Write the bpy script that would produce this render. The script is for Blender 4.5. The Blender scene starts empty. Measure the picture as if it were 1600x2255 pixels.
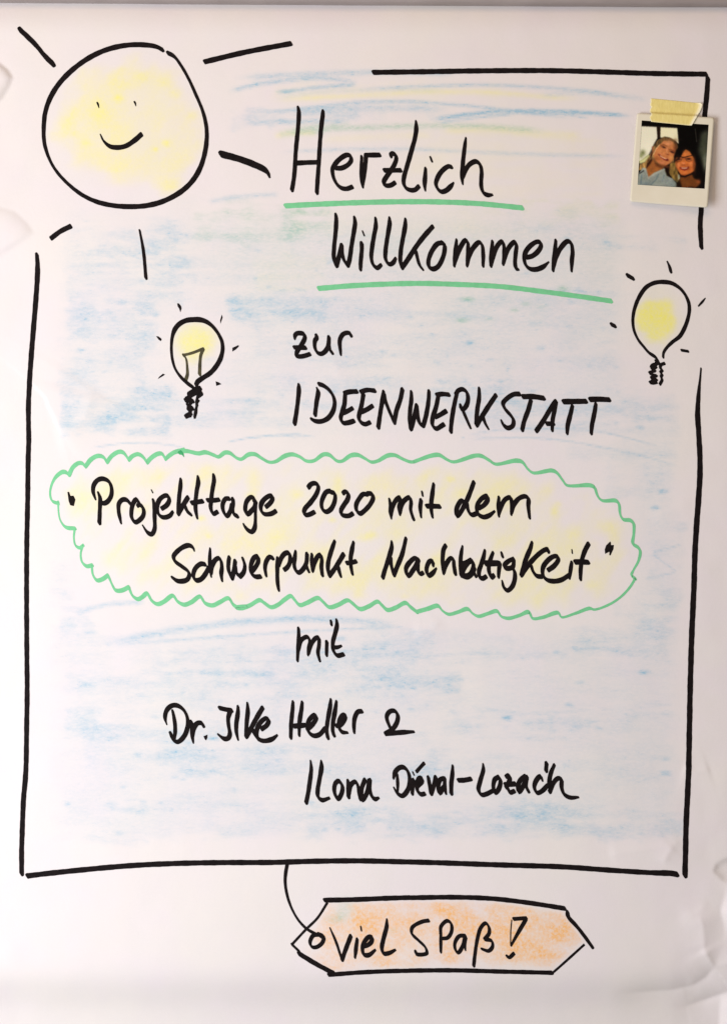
import bpy, math
import numpy as np

# ------------------------------------------------------------------ camera, world, lamps, exposure
SC = bpy.context.scene
C = SC.collection
S = 0.00041                      # metres per drawing unit (the sheet is about 0.66 m wide)
ZC = 1.30                        # height of the middle of the sheet
W, H = 1600.0, 2255.0

cam = bpy.data.cameras.new('camera'); camo = bpy.data.objects.new('camera', cam); C.objects.link(camo)
camo.location = (0, -1.45, ZC); camo.rotation_euler = (math.radians(90), 0, 0)
cam.sensor_fit = 'VERTICAL'; cam.sensor_height = 24
cam.lens = 24 * (1.45 - 0.003) / (H * S)
cam.clip_start = 0.02; cam.clip_end = 50
SC.camera = camo

wd = bpy.data.worlds.new('World'); SC.world = wd; wd.use_nodes = True
bg = wd.node_tree.nodes['Background']
bg.inputs['Color'].default_value = (1.0, 0.86, 0.78, 1); bg.inputs['Strength'].default_value = 0.31

def area(name, loc, target, sx, sy, power, col):
    l = bpy.data.lights.new(name, 'AREA'); l.shape = 'RECTANGLE'; l.size = sx; l.size_y = sy
    l.energy = power; l.color = col
    o = bpy.data.objects.new(name, l); C.objects.link(o); o.location = loc
    d = np.array(target, float) - np.array(loc, float)
    import mathutils
    o.rotation_euler = mathutils.Vector(d).to_track_quat('-Z', 'Y').to_euler()
    return o
area('window_light', (-0.965, -1.077, ZC - 0.24), (0.0, 0, ZC - 0.10), 0.7, 1.1, 21.4, (1.0, 1.0, 1.07))
area('ceiling_light', (-0.2, -1.2, ZC + 1.12), (0.0, 0, ZC + 0.10), 0.8, 0.8, 4.6, (1.0, 0.62, 0.35))

SC.view_settings.view_transform = 'Standard'; SC.view_settings.look = 'None'
SC.view_settings.gamma = 1; SC.view_settings.use_curve_mapping = False
SC.view_settings.exposure = 0.0

# ------------------------------------------------------------------ helpers
rng = np.random.default_rng(7)

def lin(c):
    c = np.asarray(c, float) / 255.0
    return np.where(c <= 0.04045, c / 12.92, ((c + 0.055) / 1.055) ** 2.4)

def smooth(a, b, x):
    t = np.clip((x - a) / (b - a), 0, 1); return t * t * (3 - 2 * t)

def vnoise(X, Y, sx, sy, seed, octaves=3):
    out = np.zeros(np.broadcast(X, Y).shape); amp = 1.0; tot = 0
    for o in range(octaves):
        r = np.random.default_rng(seed * 31 + o); N = 128
        g = r.random((N, N)); g = np.asarray(g)
        u = X / sx * (2 ** o) + 17.3 * o; v = Y / sy * (2 ** o) + 9.1 * o
        iu = np.floor(u).astype(int); iv = np.floor(v).astype(int); fu = u - iu; fv = v - iv
        fu = fu * fu * (3 - 2 * fu); fv = fv * fv * (3 - 2 * fv)
        a = g[iv % N, iu % N]; b = g[iv % N, (iu + 1) % N]; c = g[(iv + 1) % N, iu % N]; d = g[(iv + 1) % N, (iu + 1) % N]
        out += amp * ((a * (1 - fu) + b * fu) * (1 - fv) + (c * (1 - fu) + d * fu) * fv)
        tot += amp; amp *= 0.5
    return out / tot

def dist_poly(X, Y, pts):
    """distance to a polyline and the position along it (0..1)"""
    pts = np.asarray(pts, float); best = np.full(X.shape, 1e9); par = np.zeros(X.shape); sgn = np.zeros(X.shape)
    seg = np.hypot(*(pts[1:] - pts[:-1]).T); tot = seg.sum(); acc = 0
    for (a, b, L) in zip(pts[:-1], pts[1:], seg):
        d = b - a; t = np.clip(((X - a[0]) * d[0] + (Y - a[1]) * d[1]) / (L * L + 1e-9), 0, 1)
        dd = np.hypot(X - a[0] - t * d[0], Y - a[1] - t * d[1]); m = dd < best
        best = np.where(m, dd, best); par = np.where(m, (acc + t * L) / tot, par)
        cr = d[0] * (Y - a[1]) - d[1] * (X - a[0]); sgn = np.where(m, np.sign(cr), sgn)
        acc += L
    return best, par, sgn

def inside(X, Y, poly):
    poly = np.asarray(poly, float); r = np.zeros(X.shape, bool); n = len(poly); j = n - 1
    for i in range(n):
        xi, yi = poly[i]; xj, yj = poly[j]
        if yi != yj:
            r ^= ((yi > Y) != (yj > Y)) & (X < (xj - xi) * (Y - yi) / (yj - yi) + xi)
        j = i
    return r

# ------------------------------------------------------------------ the relief of the sheet (in drawing units, towards the viewer)
G = 4.0
X0, X1, Y0, Y1 = -60.0, 1660.0, -20.0, 2320.0
gx = np.arange(X0, X1 + 0.1, G); gy = np.arange(Y0, Y1 + 0.1, G)
GX, GY = np.meshgrid(gx, gy)

def relief(X, Y):
    h = 14 + 6 * (vnoise(X, Y, 520, 700, 3, 2) - 0.5)
    h += 2.2 * (vnoise(X, Y, 130, 170, 4, 3) - 0.5)
    h += 7.0 * (vnoise(X, Y, 95, 110, 8, 3) - 0.5) * smooth(1380, 1600, X) * smooth(1500, 2000, Y)
    h += 3.0 * (vnoise(X, Y, 80, 90, 9, 2) - 0.5) * smooth(1480, 1600, X)
    h += 3.5 * (vnoise(X, Y, 90, 100, 12, 2) - 0.5) * smooth(110, 0, X)
    # the sheet rolls away at the bottom and comes forward under the clamp bar
    def soft(v, k=16.0): return k * np.logaddexp(0, v / k)
    h -= 0.56 * soft(Y - 2150) - 0.38 * soft(Y - 2228)
    h -= 0.0032 * np.maximum(0, 80 - Y) ** 2
    def crease(pts, A, La, Lb, wid=0.12):
        d, t, s = dist_poly(X, Y, pts)
        win = smooth(0, wid, t) * smooth(0, wid, 1 - t)
        return A * win * np.where(s > 0, np.exp(-d / La), np.exp(-d / Lb))
    def facet(pts, A, L, side, wid=0.12):
        d, t, s = dist_poly(X, Y, pts)
        win = smooth(0, wid, t) * smooth(0, wid, 1 - t)
        return A * win * np.where(s * side > 0, (1 - np.exp(-d / L)) * np.exp(-d / (5 * L)), 0)
    h += facet([(-40, 120), (0, 140), (20, 156), (31, 174), (24, 192), (6, 222), (-40, 260)], 17, 15, 1, 0.05)
    h += facet([(-60, 470), (0, 458), (32, 466), (62, 492), (80, 520)], 9.0, 26, 1, .1)
    h += crease([(215, 850), (205, 865), (192, 915), (170, 945), (140, 965), (120, 970)], 4.2, 130, 36, 0.25)
    h += crease([(1335, 1880), (1470, 1862), (1500, 1850)], 2.0, 18, 18)
    h += crease([(1458, 1905), (1463, 1888), (1470, 1874), (1486, 1860)], 3.0, 14, 18, .3)
    h += facet([(1640, 1878), (1600, 1886), (1575, 1900), (1567, 1918), (1590, 1940), (1640, 1955)], -15.0, 20, -1, .1)
    h += crease([(1490, 2022), (1528, 2010), (1540, 2002), (1556, 1975)], 3.0, 30, 18, .4)
    h += crease([(1535, 2000), (1545, 2040), (1548, 2085), (1545, 2110)], 5.0, 30, 22, .3)
    h += crease([(1545, 2085), (1560, 2112), (1572, 2130), (1600, 2122), (1640, 2095)], 6.5, 18, 20)
    h += crease([(1660, 2110), (1572, 2130), (1556, 2156), (1530, 2176), (1480, 2188), (1400, 2192), (1340, 2194)], -11.0, 26, 46, .35)
    h += crease([(1660, 2160), (1600, 2196), (1560, 2214), (1520, 2228), (1480, 2232)], -13.0, 24, 34, .5)
    h += crease([(905, 1395), (948, 1388), (975, 1362)], 1.6, 14, 20, .3)
    h += crease([(1500, 1690), (1530, 1700), (1560, 1690)], 2.0, 20, 20)
    h += crease([(730, 700), (725, 760), (735, 800), (770, 860)], 1.0, 40, 22, .3)
    h += crease([(1425, 1140), (1500, 1118), (1530, 1112)], 1.2, 20, 22, .3)
    # crumpled right edge bends towards the viewer
    h += 0.75 * np.maximum(0, X - (1593 - 8 * np.exp(-((Y - 2005) / 22) ** 2))) * (np.exp(-((Y - 2005) / 40) ** 2) + smooth(2185, 2230, Y))
    return h

HG = relief(GX, GY)

def hgt(x, y):
    x = np.clip((np.asarray(x, float) - X0) / G, 0, len(gx) - 1.001); y = np.clip((np.asarray(y, float) - Y0) / G, 0, len(gy) - 1.001)
    i = x.astype(int); j = y.astype(int); u = x - i; v = y - j
    return (HG[j, i] * (1 - u) + HG[j, i + 1] * u) * (1 - v) + (HG[j + 1, i] * (1 - u) + HG[j + 1, i + 1] * u) * v

def world(px, py, up):
    px = np.asarray(px, float); py = np.asarray(py, float)
    return np.stack([(px - W / 2) * S, -np.asarray(up, float) * S * np.ones_like(px), ZC + (H / 2 - py) * S], -1)

def mesh_obj(name, verts, faces, mat, parent=None, smoothed=True, attrs=None):
    me = bpy.data.meshes.new(name)
    verts = np.asarray(verts, np.float32)
    if isinstance(faces, np.ndarray):
        nf = len(faces); k = faces.shape[1]
        me.vertices.add(len(verts)); me.vertices.foreach_set('co', verts.ravel())
        me.loops.add(nf * k); me.loops.foreach_set('vertex_index', faces.astype(np.int32).ravel())
        me.polygons.add(nf); me.polygons.foreach_set('loop_start', np.arange(0, nf * k, k, dtype=np.int32))
        me.polygons.foreach_set('loop_total', np.full(nf, k, np.int32))
        me.update(calc_edges=True); me.validate()
    else:
        me.from_pydata([tuple(map(float, v)) for v in verts], [], faces)
    if smoothed: me.polygons.foreach_set('use_smooth', [True] * len(me.polygons))
    if attrs:
        for an, arr in attrs.items():
            ca = me.color_attributes.new(an, 'FLOAT_COLOR', 'POINT')
            a = np.ones((len(verts), 4), np.float32); a[:, :arr.shape[1]] = arr
            ca.data.foreach_set('color', a.ravel())
    me.materials.append(mat)
    o = bpy.data.objects.new(name, me); C.objects.link(o)
    if parent: o.parent = parent
    return o

def tag(o, label=None, cat=None, group=None, kind=None):
    if label: o['label'] = label
    if cat: o['category'] = cat
    if group: o['group'] = group
    if kind: o['kind'] = kind
    return o

# ------------------------------------------------------------------ materials
def new_mat(name):
    m = bpy.data.materials.new(name); m.use_nodes = True; nt = m.node_tree
    return m, nt, nt.nodes['Principled BSDF']

def node(nt, t, **kw):
    n = nt.nodes.new(t)
    for k, v in kw.items(): setattr(n, k, v)
    return n

def math_n(nt, op, a, b=None, clamp=False):
    n = node(nt, 'ShaderNodeMath', operation=op, use_clamp=clamp)
    for i, v in enumerate((a, b)):
        if v is None: continue
        if isinstance(v, (int, float)): n.inputs[i].default_value = v
        else: nt.links.new(v, n.inputs[i])
    return n.outputs[0]

def noise_n(nt, scale, detail=3, rough=0.6, stretch=(1, 1, 1)):
    tc = node(nt, 'ShaderNodeNewGeometry'); mp = node(nt, 'ShaderNodeMapping'); mp.inputs['Scale'].default_value = stretch
    nt.links.new(tc.outputs['Position'], mp.inputs['Vector'])
    n = node(nt, 'ShaderNodeTexNoise'); n.inputs['Scale'].default_value = scale; n.inputs['Detail'].default_value = detail
    n.inputs['Roughness'].default_value = rough
    nt.links.new(mp.outputs[0], n.inputs['Vector']); return n.outputs['Fac']

def mix_n(nt, fac, a, b):
    n = node(nt, 'ShaderNodeMix', data_type='RGBA')
    if isinstance(fac, (int, float)): n.inputs['Factor'].default_value = fac
    else: nt.links.new(fac, n.inputs['Factor'])
    for key, v in ((6, a), (7, b)):
        if isinstance(v, tuple): n.inputs[key].default_value = (*v, 1)
        else: nt.links.new(v, n.inputs[key])
    return n.outputs[2]

def ramp(nt, f, lo, hi):
    n = node(nt, 'ShaderNodeMapRange'); n.inputs[1].default_value = lo; n.inputs[2].default_value = hi
    nt.links.new(f, n.inputs[0]); return n.outputs[0]

def paper_material():
    m, nt, b = new_mat('chalked_paper')
    big = ramp(nt, noise_n(nt, 9, 3), 0.38, 0.62)
    mid = ramp(nt, noise_n(nt, 42, 3, 0.6), 0.35, 0.65)
    base = mix_n(nt, big, (0.82, 0.795, 0.755), (0.81, 0.77, 0.78))
    base = mix_n(nt, math_n(nt, 'MULTIPLY', mid, 0.5), base, (0.79, 0.775, 0.75))
    fib = ramp(nt, noise_n(nt, 1500, 2), 0.3, 0.7)
    base = mix_n(nt, math_n(nt, 'MULTIPLY', fib, 0.22), base, (0.70, 0.68, 0.67))
    a1 = node(nt, 'ShaderNodeVertexColor', layer_name='chalk'); a2 = node(nt, 'ShaderNodeVertexColor', layer_name='chalk_warm')
    s1 = node(nt, 'ShaderNodeSeparateColor'); nt.links.new(a1.outputs[0], s1.inputs[0])
    s2 = node(nt, 'ShaderNodeSeparateColor'); nt.links.new(a2.outputs[0], s2.inputs[0])
    gr = ramp(nt, noise_n(nt, 420, 5, 0.72, (0.55, 1, 1.25)), 0.36, 0.66)
    gr2 = ramp(nt, noise_n(nt, 330, 4, 0.7), 0.36, 0.66)
    sp = ramp(nt, noise_n(nt, 300, 3, 0.75, (0.5, 1, 1.5)), 0.60, 0.70)
    def lay(col, d, tint, g, speck, contrast=1.0):
        e = math_n(nt, 'MULTIPLY', d, math_n(nt, 'ADD', math_n(nt, 'MULTIPLY', g, contrast), 0.95 - contrast * .5))
        if speck: e = math_n(nt, 'ADD', e, math_n(nt, 'MULTIPLY', math_n(nt, 'MULTIPLY', d, sp), speck))
        e = math_n(nt, 'MINIMUM', e, 0.95)
        return mix_n(nt, e, col, tint)
    base = lay(base, s1.outputs[1], (0.90, 0.87, 0.12), gr2, 0, 0.35)
    base = lay(base, s1.outputs[2], (0.30, 0.56, 0.40), gr, 0.4)
    base = lay(base, s1.outputs[0], (0.27, 0.52, 0.67), gr, 1.0, 0.85)
    base = lay(base, s2.outputs[0], (0.90, 0.50, 0.17), gr2, 0.35, 1.0)
    nt.links.new(base, b.inputs['Base Color'])
    b.inputs['Roughness'].default_value = 0.75; b.inputs['Specular IOR Level'].default_value = 0.25
    bp = node(nt, 'ShaderNodeBump'); bp.inputs['Strength'].default_value = 0.18; bp.inputs['Distance'].default_value = 0.0006
    nt.links.new(noise_n(nt, 260, 5, 0.65), bp.inputs['Height']); nt.links.new(bp.outputs[0], b.inputs['Normal'])
    return m

def ink_material(name, col, var=0.25, rough=0.6, spec=0.4):
    m, nt, b = new_mat(name)
    f = ramp(nt, noise_n(nt, 220, 3), 0.35, 0.65)
    c = np.array(col)
    nt.links.new(mix_n(nt, f, tuple(c * (1 - var)), tuple(np.minimum(c * (1 + var), 0.95))), b.inputs['Base Color'])
    b.inputs['Roughness'].default_value = rough; b.inputs['Specular IOR Level'].default_value = spec
    return m

M_PAPER = paper_material()
M_INK = ink_material('black_marker_ink', (0.0075, 0.0048, 0.0050), 0.35, 0.7, 0.10)
M_OLIVE = ink_material('olive_marker_ink', (0.055, 0.048, 0.014), 0.4)
M_GREEN = ink_material('green_marker_ink', (0.185, 0.60, 0.295), 0.06, 0.7, 0.2)
M_DKGREEN = ink_material('doubled_green_ink', (0.055, 0.40, 0.150), 0.15, 0.7, 0.2)

# ------------------------------------------------------------------ pen strokes
NIB_ANG = math.radians(58)                          # chisel nib: wide for "/" and level strokes, thin for "\\" strokes
NIB_U = np.array([math.cos(NIB_ANG), math.sin(NIB_ANG)]); NIB_V = np.array([-NIB_U[1], NIB_U[0]]); NIB_A, NIB_B = 5.35, 2.95

def nib_edge(d):
    """outermost point of the rounded, nearly rectangular nib in the direction d"""
    q = 1.45
    a = d @ NIB_U * NIB_A; b = d @ NIB_V * NIB_B
    k = (np.abs(a) ** q + np.abs(b) ** q) ** (1 / q - 1)
    return (NIB_A * np.sign(a) * np.abs(a) ** (q - 1) * k)[:, None] * NIB_U + (NIB_B * np.sign(b) * np.abs(b) ** (q - 1) * k)[:, None] * NIB_V

def frame(x0, y0, s):
    def f(txt):
        out = []
        for tok in txt.split():
            v = [float(q) for q in tok.split(',')]
            out.append((x0 + v[0] * s, y0 + v[1] * s, v[2] if len(v) > 2 else 1.0))
        return np.array(out)
    return f

def curve(p, step=2.6):
    """Catmull-Rom through the points (x, y, width factor)"""
    p = np.asarray(p, float)
    if len(p) == 2:
        n = max(2, int(np.hypot(*(p[1] - p[0])[:2]) / step)); t = np.linspace(0, 1, n + 1)[:, None]
        return p[0] * (1 - t) + p[1] * t
    q = np.vstack([2 * p[0] - p[1], p, 2 * p[-1] - p[-2]]); out = []
    for i in range(1, len(q) - 2):
        a, b, c, d = q[i - 1], q[i], q[i + 1], q[i + 2]
        t0 = 0; t1 = t0 + max(np.hypot(*(b - a)[:2]), 1e-3) ** .5; t2 = t1 + max(np.hypot(*(c - b)[:2]), 1e-3) ** .5
        t3 = t2 + max(np.hypot(*(d - c)[:2]), 1e-3) ** .5
        n = max(2, int(np.hypot(*(c - b)[:2]) / step))
        for t in np.linspace(t1, t2, n, endpoint=False):
            A1 = (t1 - t) / (t1 - t0) * a + (t - t0) / (t1 - t0) * b; A2 = (t2 - t) / (t2 - t1) * b + (t - t1) / (t2 - t1) * c
            A3 = (t3 - t) / (t3 - t2) * c + (t - t2) / (t3 - t2) * d
            B1 = (t2 - t) / (t2 - t0) * A1 + (t - t0) / (t2 - t0) * A2; B2 = (t3 - t) / (t3 - t1) * A2 + (t - t1) / (t3 - t1) * A3
            out.append((t2 - t) / (t2 - t1) * B1 + (t - t1) / (t2 - t1) * B2)
    out.append(p[-1]); return np.array(out)

class Ink:
    """collects strokes and blots; build() links them as one mesh of ink lying on the sheet"""
    def __init__(self, layer=0.40):
        self.v = []; self.f = []; self.layer = layer; self.k = 0
    def _add(self, xy, faces, up):
        b = len(self.v)
        h = hgt(xy[:, 0], xy[:, 1]) + up
        self.v += list(world(xy[:, 0], xy[:, 1], h)); self.f += [tuple(b + i for i in f) for f in faces]
    def stroke(self, p, scale=1.0):
        c = curve(p); xy = c[:, :2]; m = np.maximum(c[:, 2], 0.12) * scale * 1.07
        t = np.gradient(xy, axis=0); t /= np.maximum(np.hypot(t[:, 0], t[:, 1]), 1e-6)[:, None]
        n = np.stack([-t[:, 1], t[:, 0]], -1)
        # a hand never draws a perfectly even line
        ph = rng.random() * 100; s_ = np.arange(len(xy)) * 2.6
        m = m * (1 + 0.035 * np.sin(s_ * 0.11 + ph) + 0.025 * np.sin(s_ * 0.31 + ph * 1.7) + 0.03 * (rng.random(len(xy)) - .5))
        def sup(d, mm):
            return nib_edge(d) * np.asarray(mm).reshape(-1, 1)
        off = sup(n, m); N = len(xy)
        up = self.layer + 0.03 * (self.k % 6) + np.linspace(0, 0.03, N); self.k += 1
        L = xy + off; R = xy - off; V = np.empty((2 * N, 2)); V[0::2] = L; V[1::2] = R
        F = [(2 * i, 2 * i + 1, 2 * i + 3, 2 * i + 2) for i in range(N - 1)]
        self._add(V, F, np.repeat(up, 2))
        for idx, sg in ((0, -1), (N - 1, 1)):
            a = np.linspace(-math.pi / 2, math.pi / 2, 17)
            d = np.cos(a)[:, None] * t[idx] * sg + np.sin(a)[:, None] * n[idx]
            cap = xy[idx] + sup(d, np.full(17, m[idx]))
            self._add(cap, [tuple(range(17))], float(up[idx]))
    def blot(self, p):
        xy = p[:, :2]; self._add(xy, [tuple(range(len(xy)))], self.layer + 0.03 * (self.k % 6)); self.k += 1
    def build(self, name, mat, parent=None):
        return mesh_obj(name, self.v, self.f, mat, parent, smoothed=False)

def write(name, F, strokes, parent, mat=None, scale=1.0, blots=(), label=None, layer=0.40):
    k = Ink(layer)
    for s in strokes:
        if isinstance(s, tuple):
            f, txt = (s[0], s[1]) if callable(s[0]) else (F, s[0])
            sc = s[-1] if isinstance(s[-1], (int, float)) else 1.0
            k.stroke(f(txt), scale * sc)
        else: k.stroke(F(s), scale)
    for b in blots:
        if isinstance(b, tuple): k.blot(b[0](b[1]))
        else: k.blot(F(b))
    o = k.build(name, mat or M_INK, parent)
    if label: o['label'] = label
    return o

P1 = frame(0, 0, 1)

# ---- outlines that also bound coloured areas (drawing units)
SUN_A = P1('363,113 345,105 312,101 275,103 237,112 200,129 162,156 132,187 112,220 102,250 98,295')
SUN = P1('359,112 345,105 312,101 275,103 237,112 200,129 162,156 132,187 112,220 102,250 99,275 98.5,300 101,322 110,350 125,377 150,405 180,429 212,445 250,454 287,456.5 325,454 362,444 400,423 425,399 442,370 452,337 456,307 455.5,285 452,264 446,243 432,210 417,177 400,147 384,126 371,119')
BL = frame(340, 640, .1875)
BULB_L = BL('460,1140 380,1080 300,1000,.95 245,910,.85 215,800,.75 205,680,.72 215,550,.8 245,460,.95 300,395 380,355,1.05 470,345,1.08 560,350,1.08 640,385,1.1 710,450,1.15 770,540,1.1 800,620 803,710,.95 780,800 730,890,.95 660,970 570,1030 510,1075 495,1110')
BR = frame(1320, 560, .175)
BULB_R = BR('715,1340 690,1300 610,1245 540,1165 470,1075 420,960 405,850,.9 415,740,.9 450,620 510,500 580,415 680,365,1.05 790,355,1.08 890,370,1.1 990,430,1.15 1070,530,1.2 1110,640,1.1 1110,740 1085,850 1040,960 990,1040 900,1110,.9 830,1180,.75 790,1245,.7 785,1300,.75')
CB = frame(100, 960, .25); CC = frame(160, 1260, .25); CD = frame(520, 1290, .25); CE = frame(880, 970, .34375); CT = frame(400, 960, .3125)
CLOUD = [
 CB('1225,122 1200,130 1140,145 1090,178 1060,208,.8'),
 CB('1060,205,.8 1030,158 990,160 930,200 900,235'),
 CB('900,235,.8 860,182 820,162 770,180 740,212'),
 CB('740,212,.8 690,147 650,142 590,178 548,232'),
 CB('548,235,.8 515,187 470,177 410,207 360,270'),
 CB('360,272,.8 330,242 300,240 250,277 215,345'),
 CB('213,348,.8 195,325 160,318 100,362,.8 60,440,.6 50,520,.6 70,575,.8 122,595,.9'),
 CB('122,580,.6 122,650,.5 138,740,.6 185,803,.9 268,815'),
 CB('265,818,.6 258,900,.5 275,968,.75 310,985,.9 340,962,.8'),
 CB('335,965,.6 318,1040,.5 330,1110,.75 370,1147 418,1138'),
 CB('415,1140,.6 425,1220,.7 460,1271 505,1262 555,1228'),
 CB('558,1228,.9 590,1300,.75 625,1358 675,1360 740,1330'),
 np.vstack([CB('740,1332,.9 775,1408,.9 820,1436 860,1416'), CC('660,185 700,248 750,280 810,257 885,205 930,258 985,285 1050,262 1125,213 1170,272 1235,291 1300,262 1375,228 1420,288 1480,315 1540,300'),
            CD('0,190 50,195 120,172 210,125 252,152 310,187 370,165 430,118 482,88 512,118 560,168 620,150 722,106 762,137 820,187 900,165 982,126 1022,152 1090,203 1160,182 1245,138 1280,168 1330,211 1400,192 1490,149 1530,183 1590,230')]),
 CE('105,1097 180,1076 242,1058,1 272,1090,.7 310,1112,.8 370,1098,.8 432,1078,1 465,1108,.7 500,1125,.8 560,1108,.8 620,1092,1 645,1125,.7 690,1138,.8 760,1120,.8 822,1098,1 846,1138,.7 910,1132,.8 1010,1102,.9 1030,1130,.6 1120,1106,.65 1212,1074,.8 1240,1082,.6 1330,1052,.55 1410,1000,.55 1470,935,.55 1500,885,.6'),
 CE('1502,885,.9 1478,862,.8 1490,830,.5 1522,770,.6 1533,710,.9 1520,685,1 1487,662,.9 1492,600,.7 1490,530,1 1470,512,1 1423,505,.8 1405,470,.7 1398,410,.9 1380,387,1 1290,385,.7 1263,358,.8 1240,300,1 1215,288,1 1065,287,.7 1040,257,.8 1000,206,1 970,193,1 850,208,.7 815,182,.8 780,138,1 740,130,1 610,152,.75 570,128,.8 520,100,1 480,98,1 340,138,.75 300,123,.8 250,94,1 205,97,1 85,138,.75'),
 np.vstack([CE('95,137,.75'), CT('1610,184,.75 1560,166,.8 1500,137 1450,139 1380,177,.8 1335,185,.8 1290,160,.8 1240,135 1190,139 1130,178,.8 1095,178,.8 1040,135 1000,131 930,176,.8 880,178,.8 830,147,.9 780,131 730,141 660,182,.8 615,185,.8 560,155,.9 520,131 475,131 420,165,.8 390,157,.8 340,121 305,119 262,148,.9 230,137,.9 170,116 120,124 40,108 0,108')])]
CLOUD_POLY = np.vstack([curve(c, 5)[:, :2] for c in CLOUD])
TAGP = np.array([(713, 1980), (850, 1977), (1000, 1974), (1110, 1980), (1243, 2000), (1248, 2010), (1300, 2082), (1285, 2078), (1216, 2142), (1000, 2137), (850, 2136), (727, 2146), (658, 2100), (642, 2078), (675, 2040)], float)

# ------------------------------------------------------------------ chalk on the sheet (densities stored on the mesh)
BLUE = np.zeros(GX.shape); YEL = np.zeros(GX.shape); GRN = np.zeros(GX.shape); ORG = np.zeros(GX.shape)
n_str = vnoise(GX, GY, 85, 13, 21, 4); n_blot = vnoise(GX, GY, 46, 36, 22, 3); n_edge = vnoise(GX, GY, 30, 16, 23, 3); n_sm = vnoise(GX, GY, 150, 90, 24, 2)
_u = GX * 0.8 + GY * 0.6; _v = -GX * 0.6 + GY * 0.8
n_diag = vnoise(_u, _v, 26, 70, 25, 3); n_fine = vnoise(GX, GY, 14, 12, 26, 3)

def put(A, d): np.copyto(A, 1 - (1 - A) * (1 - np.clip(d, 0, 1)))

def patch(A, x0, y0, x1, y1, d, feather=16, contrast=1.45):
    e = 34 * (n_edge - 0.5)
    fx = smooth(-feather * .5, feather * .5, np.minimum(GX - x0, x1 - GX) + e * 0.7)
    fy = smooth(-feather * .5, feather * .5, np.minimum(GY - y0, y1 - GY) + e)
    mod = np.clip(0.5 + contrast * (0.6 * (n_str - 0.5) * 2 + 0.5 * (n_blot - 0.5) * 2), 0.05, 1.6)
    put(A, d * fx * fy * mod)

def line(A, pts, w, d, fade=0.12):
    D, t, _ = dist_poly(GX, GY, curve(P1(pts), 20)[:, :2])
    prof = np.exp(-(D / (0.55 * w)) ** 2)
    put(A, d * prof * smooth(-0.001, fade, t) * smooth(-0.001, fade, 1 - t) * (0.55 + 0.9 * (n_str * .5 + n_fine * .5)))

def spot(A, x, y, rx, ry, d):
    r = np.hypot((GX - x) / rx, (GY - y) / ry); put(A, d * np.exp(-r ** 2) * (0.7 + 0.6 * n_fine))

for a in [(165,500,412,600,.20),(160,535,412,592,.13),(150,600,405,680,.12),(152,662,345,765,.26),(130,745,322,855,.16),(138,868,372,958,.40),(150,900,330,950,.18),(275,842,378,905,.20),
          (330,490,432,660,.12),(300,660,345,705,.15),(372,862,645,942,.16),(500,878,612,922,.20),(502,645,712,718,.28),(508,655,585,700,.22),(592,660,722,708,.16),(562,700,692,795,.12),
          (420,520,900,640,.05),(420,780,920,870,.06),(660,838,1155,892,.20),(640,830,730,905,.12),(700,640,1360,810,.09),(945,842,1160,884,.12),(1010,868,1485,935,.12),
          (1050,880,1210,962,.13),(1205,888,1492,962,.17),(1250,975,1485,1012,.10),(1120,468,1310,505,.10),(1235,520,1505,552,.17),(1100,480,1190,500,.1),
          (540,238,785,276,.26),(512,255,560,290,.10),(520,165,800,182,.10),(780,240,1010,262,.12),
          (135,1308,205,1402,.18),(118,1380,202,1422,.12),(112,1232,172,1330,.13),(345,1428,920,1482,.24),(205,1478,425,1502,.14),(150,1480,720,1625,.07),(440,1480,1010,1532,.17),
          (150,1560,222,1622,.13),(180,1588,405,1642,.16),(190,1640,425,1692,.12),(350,1640,725,1706,.25),(238,1758,322,1788,.20),(280,1738,525,1782,.10),(450,1768,820,1842,.13),(180,1840,332,1858,.17),
          (800,1378,952,1452,.18),(800,1468,1012,1522,.22),(1020,1428,1205,1456,.13),(1258,1376,1465,1444,.20),(1385,1308,1492,1402,.17),(900,1560,1065,1622,.18),(1080,1578,1305,1602,.20),
          (900,1600,1405,1645,.08),(1385,1546,1475,1578,.18),(800,1660,1455,1716,.09),(700,1658,955,1722,.13),(680,1780,1505,1842,.26),(1100,1768,1275,1812,.16),(690,1800,1000,1835,.12),
          (1428,1128,1502,1335,.14),(1452,1148,1512,1166,.20),(1418,990,1458,1102,.14),(1330,1000,1480,1100,.10),(1395,898,1482,932,.13),(1350,1330,1480,1400,.08),
          (110,1395,1490,1850,.05),(150,440,1450,960,.035)]:
    patch(BLUE, *a)
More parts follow.
